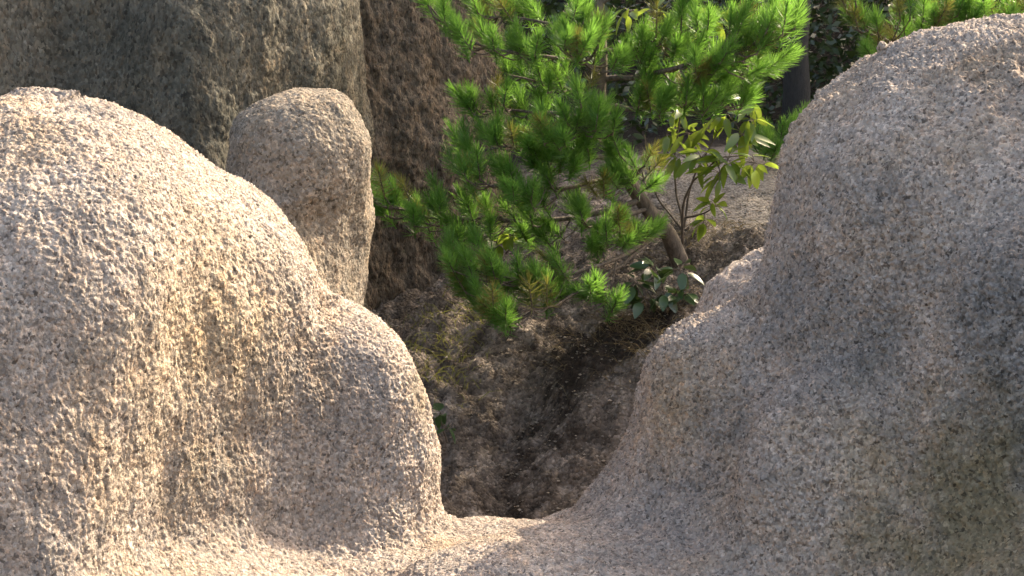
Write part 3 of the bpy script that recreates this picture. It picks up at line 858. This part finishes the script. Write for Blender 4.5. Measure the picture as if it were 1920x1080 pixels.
PT = [(1285, 560, 7.55), (1268, 470, 7.5), (1240, 420, 7.42), (1192, 362, 7.35), (1152, 290, 7.3), (1130, 190, 7.3), (1128, 90, 7.3), (1124, 0, 7.3), (1118, -140, 7.3), (1110, -300, 7.3)]
limbs = [
    ([(1128, 130, 7.3, .012), (1040, 105, 7.15), (930, 92, 7.05), (860, 65, 7.0), (805, 10, 6.98)],
     [(808, -5, 6.98, 2), (828, 22, 6.98, 2), (850, 50, 7.0, 2), (880, 70, 7.0, 3), (920, 80, 7.02, 3), (960, 88, 7.05, 3), (1000, 84, 7.05, 3)]),
    ([(1126, 60, 7.3, .010), (1020, 45, 7.5), (900, 25, 7.6)], [(890, 10, 7.6, 3), (930, 15, 7.6, 3), (975, 10, 7.55, 3), (1010, 30, 7.5, 2), (900, 40, 7.6, 2), (950, 35, 7.6, 2)]),
    ([(1128, 140, 7.3, .011), (1085, 110, 7.0), (1050, 70, 6.9)], [(1050, 70, 6.9, 4), (1085, 35, 6.95, 4), (1080, 85, 6.9, 4), (1130, 80, 7.0, 3), (1150, 110, 7.0, 3), (1110, 60, 7.0, 2)]),
    ([(1130, 190, 7.3, .011), (1040, 160, 7.2), (950, 140, 7.15)], [(950, 128, 7.15, 2), (1000, 135, 7.15, 2), (1030, 150, 7.15, 2), (1060, 140, 7.2, 2)]),
    ([(1134, 230, 7.3, .012), (1040, 215, 7.25), (900, 205, 7.2)], [(900, 190, 7.2, 3), (940, 195, 7.2, 3), (980, 200, 7.2, 3), (1020, 195, 7.2, 3)]),
    ([(1142, 270, 7.3, .012), (1110, 255, 7.0), (1080, 225, 6.85)], [(1082, 185, 6.85, 2), (1070, 225, 6.85, 3), (1110, 215, 6.85, 3), (1025, 248, 6.85, 4), (1130, 240, 6.9, 3), (1060, 255, 6.85, 3)]),
    ([(1148, 300, 7.3, .012), (1050, 290, 7.1), (950, 275, 7.0), (880, 285, 7.0)], [(882, 272, 7.0, 3), (930, 255, 7.0, 4), (975, 270, 6.95, 4), (1015, 295, 6.95, 4), (1060, 300, 6.95, 4), (1090, 280, 6.95, 4)]),
    ([(1165, 330, 7.32, .012), (1060, 350, 7.0), (960, 350, 6.85), (870, 340, 6.9)], [(865, 325, 6.9, 2), (895, 325, 6.9, 3), (945, 330, 6.8, 4), (965, 365, 6.8, 4), (1005, 370, 6.85, 4), (1040, 335, 6.9, 3)]),
    ([(1200, 372, 7.36, .016), (1130, 400, 7.25), (1030, 413, 7.15), (930, 410, 7.05), (850, 410, 7.0), (760, 395, 6.95), (705, 372, 6.92)],
     [(705, 362, 6.92, 3), (735, 385, 6.93, 3), (725, 355, 6.93, 1), (765, 375, 6.95, 2), (790, 402, 6.95, 3), (832, 380, 6.98, 3), (815, 410, 6.98, 2), (865, 432, 7.0, 3), (905, 432, 7.0, 3), (880, 395, 7.05, 2), (930, 398, 7.05, 2), (990, 400, 7.1, 3), (1000, 435, 7.1, 3), (1040, 432, 7.1, 3)]),
    ([(1215, 388, 7.38, .012), (1150, 410, 7.15), (1100, 430, 7.05)], [(1100, 400, 7.0, 4), (1120, 440, 7.0, 4), (1130, 470, 7.0, 2), (1160, 415, 7.1, 3), (1200, 432, 7.15, 4), (1170, 445, 7.1, 3)]),
    ([(1245, 428, 7.42, .013), (1150, 490, 7.0), (1040, 520, 6.8), (940, 520, 6.7), (870, 500, 6.7)],
     [(860, 485, 6.7, 4), (895, 495, 6.7, 4), (930, 512, 6.7, 4), (965, 520, 6.7, 4), (1000, 528, 6.75, 3), (1040, 538, 6.75, 4), (1105, 540, 6.8, 3), (1150, 562, 6.85, 2), (1065, 505, 6.8, 2)]),
    ([(1245, 430, 7.42, .011), (1100, 540, 6.85), (1000, 580, 6.6), (930, 590, 6.55)], [(930, 580, 6.55, 5), (955, 600, 6.55, 3), (880, 545, 6.6, 3), (975, 570, 6.6, 3), (910, 555, 6.6, 3), (1010, 560, 6.65, 3)]),
    ([(1175, 345, 7.33, .011), (1190, 320, 7.2), (1210, 310, 7.1)], [(1165, 330, 7.1, 3), (1205, 330, 7.1, 3), (1160, 290, 7.1, 3), (1130, 350, 7.1, 3), (1195, 300, 7.15, 2)]),
    ([(1132, 200, 7.3, .013), (1200, 200, 7.2), (1290, 195, 7.1), (1370, 190, 7.05)], [(1195, 185, 7.15, 4), (1235, 190, 7.1, 4), (1275, 175, 7.1, 4), (1310, 190, 7.05, 4), (1350, 185, 7.05, 3), (1385, 180, 7.0, 2), (1220, 160, 7.15, 3)]),
    ([(1130, 150, 7.3, .014), (1220, 140, 7.15), (1330, 110, 7.0), (1420, 80, 6.95), (1480, 45, 6.9)],
     [(1480, 38, 6.9, 2), (1450, 55, 6.9, 4), (1440, 15, 6.95, 2), (1420, 75, 6.95, 4), (1385, 90, 6.95, 4), (1400, 45, 6.95, 4), (1350, 105, 7.0, 3), (1365, 60, 7.0, 3), (1330, 130, 7.0, 4), (1300, 110, 7.05, 3), (1420, 125, 6.95, 3), (1395, 135, 7.0, 3), (1290, 140, 7.05, 3)]),
    ([(1128, 100, 7.3, .011), (1200, 85, 7.2), (1280, 60, 7.15), (1320, 40, 7.1)], [(1310, 45, 7.1, 4), (1275, 40, 7.1, 3), (1235, 65, 7.15, 4), (1200, 70, 7.2, 3), (1250, 95, 7.15, 3), (1215, 110, 7.2, 3), (1170, 90, 7.2, 2)]),
    ([(1124, 10, 7.3, .010), (1180, -30, 7.2), (1300, -60, 7.1), (1420, -40, 7.0)], [(1300, 0, 7.1, 2), (1250, -40, 7.1, 4), (1340, -50, 7.1, 4), (1430, -30, 7.0, 4), (1180, -40, 7.2, 3)]),
    ([(1120, -60, 7.3, .010), (1030, -60, 7.3), (930, -70, 7.3)], [(1000, -60, 7.3, 4), (930, -70, 7.3, 3), (1070, -40, 7.3, 4)]),
    ([(1112, -250, 7.3, .008), (1110, -300, 7.3), (1108, -340, 7.3)], [(1108, -330, 7.3, 5), (1060, -240, 7.3, 4), (1170, -230, 7.3, 4), (1120, -180, 7.2, 4), (1200, -140, 7.3, 4), (1030, -150, 7.3, 4)]),
]
pine('pine_tree', 'young bright green pine with bent trunk growing from the ravine slope', PT, [0.05, 0.043, 0.036, 0.032, 0.029, 0.026, 0.024, 0.022, 0.016, 0.006], limbs, (1285, 545, 7.55))

# ------------------------------------------------------------------ second pine, behind the tall dome
PT2 = [(1800, 420, 9.0), (1790, 200, 9.0), (1800, 0, 9.0), (1810, -200, 9.0), (1800, -380, 9.0)]
limbs2 = [
    ([(1795, 150, 9.0, .016), (1720, 110, 8.5), (1640, 60, 8.2), (1590, 10, 8.1)], [(1590, 0, 8.1, 3), (1615, 30, 8.1, 3), (1650, 60, 8.2, 3), (1690, 20, 8.2, 3), (1640, 85, 8.2, 3), (1680, 90, 8.3, 3), (1710, 60, 8.3, 3)]),
    ([(1800, 60, 9.0, .014), (1780, 40, 8.4), (1750, 30, 8.1)], [(1750, 25, 8.1, 4), (1780, 15, 8.1, 4), (1810, 25, 8.1, 4), (1770, 50, 8.2, 3), (1730, -10, 8.2, 3)]),
    ([(1800, 40, 9.0, .014), (1850, 30, 8.4), (1900, 20, 8.1)], [(1850, 15, 8.1, 4), (1885, 20, 8.1, 4), (1920, 10, 8.1, 4), (1860, 40, 8.2, 3), (1830, -10, 8.2, 3)]),
    ([(1810, -150, 9.0, .014), (1700, -160, 8.8), (1600, -120, 8.7)], [(1600, -110, 8.7, 4), (1650, -130, 8.7, 4), (1700, -150, 8.7, 4), (1750, -150, 8.7, 4)]),
    ([(1800, 100, 9.0, .016), (1900, 120, 8.8), (2050, 60, 8.6)], [(1900, 100, 8.7, 5), (1960, 80, 8.6, 5), (2040, 60, 8.6, 5), (1860, 140, 8.7, 5), (1990, 130, 8.7, 5)]),  # limbs from here on, mostly out of sight, added to shade the ravine
    ([(1805, -50, 9.0, .016), (1920, -60, 9.0), (2060, -100, 9.0)], [(1880, -60, 9.0, 5), (1940, -70, 9.0, 5), (2000, -90, 9.0, 5), (2060, -110, 9.0, 5), (1960, -20, 8.9, 5)]),
    ([(1800, 180, 9.0, .016), (1730, 190, 9.2), (1640, 180, 9.3)], [(1640, 200, 9.3, 4), (1690, 180, 9.2, 5), (1740, 190, 9.2, 5), (1790, 210, 9.1, 5), (1720, 140, 9.2, 4)]),
    ([(1805, -120, 9.0, .014), (1760, -190, 9.3), (1680, -220, 9.5)], [(1680, -220, 9.5, 5), (1740, -210, 9.4, 5), (1790, -200, 9.2, 5), (1850, -200, 9.1, 5), (1900, -190, 9.0, 5)]),
    ([(1806, -200, 9.0, .012), (1900, -270, 9.0), (2000, -290, 9.0)], [(1860, -270, 9.0, 5), (1920, -280, 9.0, 5), (1990, -290, 9.0, 5), (1780, -290, 9.1, 5), (1720, -300, 9.2, 5)]),
    ([(1800, 230, 9.0, .014), (1850, 250, 8.9), (1950, 230, 8.8)], [(1850, 240, 8.9, 5), (1900, 230, 8.9, 5), (1960, 220, 8.8, 5), (1780, 270, 8.9, 4)]),
]
pine('pine_tree', 'dull olive pine whose drooping sprays show above the taller grey dome', PT2, [0.07, 0.06, 0.05, 0.03, 0.01], limbs2, (1800, 415, 9.0), old=0.45)
# pine sprig at the lip of the slope
PT3 = [(1500, 300, 9.15), (1480, 280, 9.1), (1455, 280, 9.05), (1430, 287, 9.0)]
pine('pine_sapling', 'low bright pine sprig lying along the sandy lip beside the tall dome', PT3, [0.012, 0.01, 0.008, 0.005],
     [([(1490, 285, 9.1, .006), (1460, 275, 9.05), (1430, 280, 9.0)], [(1425, 268, 9.0, 3), (1450, 258, 9.0, 3), (1472, 252, 9.05, 3), (1490, 245, 9.05, 3), (1440, 272, 9.0, 2)])], (1500, 300, 9.15), old=0.0)

# ------------------------------------------------------------------ broad leaves
def leaf_mesh(name, L, Wd, mat, fold=0.25, droop=0.18):
    n = 6
    V, Fq = [], []
    for i in range(n + 1):
        s = i / n
        w = Wd * 0.5 * (math.sin(math.pi * min(1, s ** 0.8)) ** 0.75 if 0 < s < 1 else 0.04)
        y = L * s; z = -droop * L * s * s
        V += [(-w, y, z + w * fold), (0, y, z), (w, y, z + w * fold)]
    for i in range(n):
        a = i * 3
        Fq += [(a, a + 1, a + 4, a + 3), (a + 1, a + 2, a + 5, a + 4)]
    return mesh_np(name, np.array(V), np.array(Fq), mat, True)
LEAF = leaf_mesh('leaf', 0.125, 0.038, M['leaf'])
LEAF_S = leaf_mesh('leaf', 0.085, 0.044, M['leaf'])
LEAF_D = leaf_mesh('leaf', 0.085, 0.042, M['leaf_dark'])
LEAF_T = leaf_mesh('leaf', 0.05, 0.018, M['leaf_dark'])

def shrub(name, label, base, stems, spots, lib, rstem=0.006, droop=0.35, cat='shrub', group=None):
    """stems: polylines (u,v,Y); spots: (u,v,Y,n,radius_px)"""
    b0 = PY(*base)
    rt = link(name, None); rt.location = b0
    tag(rt, label, cat, group)
    allp = []
    for i, st in enumerate(stems):
        pp = curve_pts([PY(*p) for p in st], 16, 0.01, 60 + i)
        allp.append(pp)
        link('stem', join_tubes('stem', [tube(pp, np.linspace(rstem * (1.0 if i else 1.6), rstem * 0.35, 16), 6)], M['bark'], b0), rt)
    ap = np.concatenate(allp)
    tw = []
    for (u, v, Y, n, rad) in spots:
        c = PY(u, v, Y)
        b = ap[np.argmin(np.linalg.norm(ap - c, axis=1))]
        tw.append(tube(curve_pts([b, (b + c) / 2 + np.array([0, 0, 0.01]), c], 6), np.linspace(0.0028, 0.0016, 6), 5))
        for k in range(n):
            a, rr = random.uniform(0, 6.28), rad * math.sqrt(random.random())
            p = PY(u + rr * math.cos(a), v + rr * math.sin(a) * 0.8, Y + random.uniform(-0.09, 0.09))
            d = p - c
            d = d / max(np.linalg.norm(d), 1e-4) * 0.8 + np.array([random.uniform(-.5, .5), random.uniform(-.5, .5), random.uniform(-droop - .25, .25 - droop * 0.3)])
            o = bpy.data.objects.new('leaf', random.choice(lib)); COL.objects.link(o); o.parent = rt
            q = Vector(d).to_track_quat('Y', 'Z')
            from mathutils import Quaternion
            o.rotation_mode = 'QUATERNION'
            o.rotation_quaternion = q @ Quaternion((0, 1, 0), random.uniform(-0.8, 0.8))
            st0 = c + (p - c) * 0.5
            o.location = Vector(st0 - b0); s = random.uniform(0.7, 1.15); o.scale = (s, s, s)
            tw.append(tube([c, (c + st0) / 2, st0], [0.0013] * 3, 4))
    tag(link('twigs', join_tubes('twigs', tw, M['bark'], b0), rt), kind='stuff')
    return rt

shrub('broadleaf_shrub', 'broad-leaved shrub with long drooping glossy leaves rising beside the pine trunk', (1282, 500, 7.6),
      [[(1282, 500, 7.6), (1280, 420, 7.55), (1285, 370, 7.5), (1312, 330, 7.45), (1340, 300, 7.4), (1400, 290, 7.35)],
       [(1282, 430, 7.6), (1300, 330, 7.6), (1340, 260, 7.55), (1390, 190, 7.5)],
       [(1280, 420, 7.6), (1265, 330, 7.65), (1270, 240, 7.65), (1290, 150, 7.65), (1300, 30, 7.65)],
       [(1282, 410, 7.55), (1320, 400, 7.45), (1345, 385, 7.4)],
       [(1285, 440, 7.6), (1230, 360, 7.6), (1215, 290, 7.6), (1210, 250, 7.6)]],
      [(1405, 185, 7.48, 11, 30), (1412, 225, 7.45, 11, 32), (1390, 250, 7.45, 10, 30), (1315, 295, 7.4, 14, 40), (1365, 300, 7.36, 16, 44), (1415, 305, 7.33, 14, 40), (1350, 325, 7.36, 10, 36),
       (1275, 290, 7.5, 9, 32), (1340, 385, 7.4, 10, 26), (1320, 415, 7.42, 7, 24), (1290, 250, 7.6, 10, 34), (1330, 240, 7.55, 8, 30), (1360, 215, 7.5, 6, 26), (1250, 250, 7.6, 7, 30), (1230, 290, 7.6, 6, 28),
       (1300, 20, 7.65, 9, 34), (1340, 40, 7.65, 8, 30), (1260, 30, 7.65, 9, 34), (1220, 25, 7.7, 8, 32), (1370, 15, 7.65, 6, 26), (1290, 130, 7.65, 6, 34), (1270, 210, 7.65, 6, 30), (1180, 20, 7.7, 6, 30)],
      [LEAF, LEAF, LEAF_S], droop=0.5)
shrub('leafy_seedling', 'dark green leafy plant growing in the shade below the pine trunk', (1250, 585, 7.0),
      [[(1250, 585, 7.0), (1240, 540, 6.95), (1225, 505, 6.9)], [(1250, 580, 7.0), (1275, 530, 6.95), (1280, 495, 6.9)], [(1250, 580, 7.0), (1215, 550, 6.9), (1185, 530, 6.85)]],
      [(1225, 505, 6.9, 12, 36), (1275, 505, 6.9, 11, 34), (1190, 530, 6.85, 10, 32), (1240, 545, 6.88, 13, 40), (1280, 550, 6.9, 11, 34), (1210, 560, 6.87, 9, 30)], [LEAF_D], 0.004, 0.3, 'plant')
shrub('leafy_seedling', 'bright leafy sprig hanging amid the lower pine boughs', (950, 475, 7.3), [[(950, 475, 7.3), (955, 455, 7.2), (960, 440, 7.15)]],
      [(960, 440, 7.1, 7, 20), (935, 455, 7.1, 4, 16), (1060, 360, 7.15, 5, 22)][:2], [LEAF_S], 0.003, 0.2, 'plant')
shrub('leafy_seedling', 'small dark sprig at the foot of the cream dome shoulder', (835, 830, 6.45), [[(835, 830, 6.45), (828, 800, 6.4), (825, 780, 6.4)]],
      [(826, 775, 6.38, 7, 20), (835, 800, 6.4, 5, 16)], [LEAF_D], 0.003, 0.2, 'plant')

# ------------------------------------------------------------------ forest on the hillside behind
def leaf_cloud(n, centre_fn, size, seed):
    rg = np.random.default_rng(seed)
    c = centre_fn(rg, n)
    d = rg.normal(0, 1, (n, 3)); d[:, 2] *= 0.6; d /= np.linalg.norm(d, axis=1)[:, None]
    e = np.cross(d, rg.normal(0, 1, (n, 3)) + np.array([0, 0, 0.6])); e /= np.linalg.norm(e, axis=1)[:, None]
    L = size * rg.uniform(0.6, 1.3, n)[:, None]
    V = np.stack([c, c + d * L * 0.5 + e * L * 0.24, c + d * L, c + d * L * 0.5 - e * L * 0.24], 1).reshape(-1, 3)
    return V, np.arange(4 * n).reshape(n, 4)

def crown_fn(R, H):
    def f(rg, n):
        nb = 26
        bc = rg.normal(0, 1, (nb, 3)); bc /= np.linalg.norm(bc, axis=1)[:, None]
        bc = bc * rg.uniform(0.45, 0.95, nb)[:, None] * np.array([R, R, H])
        k = rg.integers(0, nb, n)
        return bc[k] + rg.normal(0, 0.27 * R, (n, 3)) * np.array([1, 1, 0.7])
    return f
CROWN = []
for i in range(3):
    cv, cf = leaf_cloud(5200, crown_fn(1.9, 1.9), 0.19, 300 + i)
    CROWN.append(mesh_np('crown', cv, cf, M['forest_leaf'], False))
def trunk_mesh(h, r, seed):
    rg = np.random.default_rng(seed)
    base = np.array([(0, 0, -0.3), (rg.normal(0, .05), rg.normal(0, .05), h * 0.4), (rg.normal(0, .12), rg.normal(0, .1), h)])
    main = curve_pts(base, 18, 0.02, seed)
    tb = [tube(main, np.linspace(r * 1.15, r * 0.4, 18), 9)]
    for k in range(6):
        z = int(rg.integers(9, 17)); a = rg.uniform(0, 6.28)
        p0 = main[z]; L = rg.uniform(0.7, 1.4)
        p1 = p0 + np.array([math.cos(a) * L, math.sin(a) * L, L * 0.6])
        tb.append(tube(curve_pts([p0, (p0 + p1) / 2 + np.array([0, 0, -0.1]), p1], 8), np.linspace(r * 0.35, r * 0.1, 8), 6))
    return join_tubes('trunk', tb, M['bark_dark'], np.zeros(3))
TRUNK = [trunk_mesh(5.2, 0.10, 400), trunk_mesh(4.8, 0.075, 401), trunk_mesh(5.0, 0.095, 405)]
FOREST = [(PY(1490, 200, 11.6)[0], 11.6, 2, 0), (4.0, 14.6, 1, 1), (6.0, 15.6, 0, 2), (7.6, 17.0, 1, 0), (9.2, 17.8, 0, 1), (3.0, 16.8, 1, 2), (0.4, 15.0, 0, 0), (5.0, 18.6, 0, 1), (7.0, 20.0, 1, 2), (1.6, 18.8, 0, 1), (10.8, 20.0, 1, 0), (-1.6, 17.5, 1, 2), (4.9, 16.2, 1, 0)]
for i, (x, y, ti, ci) in enumerate(FOREST):
    z = ground(x, y)
    rt = link('forest_tree', None); rt.location = (x, y, z); rt.rotation_euler = (0, 0, i * 1.3)
    if i == 0: tag(rt, 'dark straight tree trunk in deep shade between the pine and the tall dome', 'tree', 'shaded forest trees behind the rocks')
    else: tag(rt, 'shaded forest tree in the wood behind the rocks', 'tree', 'shaded forest trees behind the rocks')
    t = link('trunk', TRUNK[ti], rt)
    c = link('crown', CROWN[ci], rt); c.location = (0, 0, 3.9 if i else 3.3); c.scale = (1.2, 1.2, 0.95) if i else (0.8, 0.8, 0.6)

def under_fn(rg, n):
    nb = 420
    bx = rg.uniform(-2.5, 8.5, nb); by = 10.8 + 10 * rg.random(nb) ** 1.3
    by = np.where((bx > 1.2) & (bx < 3.4), np.maximum(by, 12.3), by)
    bz = terrain_z(bx, by, False) + rg.uniform(0.05, 0.9, nb)
    k = rg.integers(0, nb, n)
    return np.stack([bx, by, bz], 1)[k] + rg.normal(0, 1, (n, 3)) * np.array([0.30, 0.30, 0.24])
uv_, uf_ = leaf_cloud(42000, under_fn, 0.085, 500)
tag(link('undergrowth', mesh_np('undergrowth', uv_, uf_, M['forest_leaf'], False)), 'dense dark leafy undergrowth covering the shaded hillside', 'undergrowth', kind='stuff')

# ------------------------------------------------------------------ dry grass and rootlets
M['straw'] = leaf_material('dry_grass', (0.10, 0.075, 0.045), (0.20, 0.16, 0.09), (0.2, 0.16, 0.08), 0.6, 0.3, 0.2)
def grass(name, label, spots, n, L, mat, seed, hang=0.0):
    rg = np.random.default_rng(seed); V, Fq, c = [], [], 0
    for (u, v, Y, r) in spots:
        b = PY(u, v, Y)
        gx = b[0] + rg.normal(0, r, n); gy = b[1] + rg.normal(0, r, n); gz = terrain_z(gx, gy)
        for x, y, z in zip(gx, gy, gz):
            a = rg.uniform(0, 6.28); l = L * rg.uniform(0.5, 1.3); lean = rg.uniform(0.3, 1.2)
            d = np.array([math.cos(a) * lean, math.sin(a) * lean - hang, 1 - hang * 0.6])
            s_ = np.cross(d, [0.3, 1, 0.2]); s_ /= np.linalg.norm(s_); w = 0.0012
            p0 = np.array([x, y, z - 0.01]); p1 = p0 + d * l * 0.5; p2 = p0 + d * l * 0.85 + np.array([math.cos(a), math.sin(a), -0.6]) * l * 0.3
            V += [p0 - s_ * w, p0 + s_ * w, p1 - s_ * w, p1 + s_ * w, p2 - s_ * w * .4, p2 + s_ * w * .4]
            Fq += [(c, c + 1, c + 3, c + 2), (c + 2, c + 3, c + 5, c + 4)]; c += 6
    return tag(link(name, mesh_np(name, np.array(V), np.array(Fq), mat, False)), label, 'grass', kind='stuff')
grass('dry_grass', 'thin dry grass and rootlets trailing down the dark bank below the leafy plant',
      [(1190, 620, 6.95, 0.1), (1230, 650, 6.75, 0.1), (1150, 610, 7.0, 0.1), (1260, 600, 7.0, 0.08), (1200, 690, 6.65, 0.1), (1290, 440, 7.8, 0.12), (1340, 440, 7.8, 0.1), (1070, 640, 7.1, 0.15)], 70, 0.13, M['straw'], 610, 0.5)
grass('green_grass', 'sparse green grass sprouting at the foot of the brown buttress',
      [(800, 660, 7.2, 0.12), (850, 640, 7.3, 0.12), (830, 700, 7.0, 0.1), (760, 620, 7.4, 0.12), (880, 620, 7.4, 0.1)], 60, 0.09, M['needle_old'], 611)
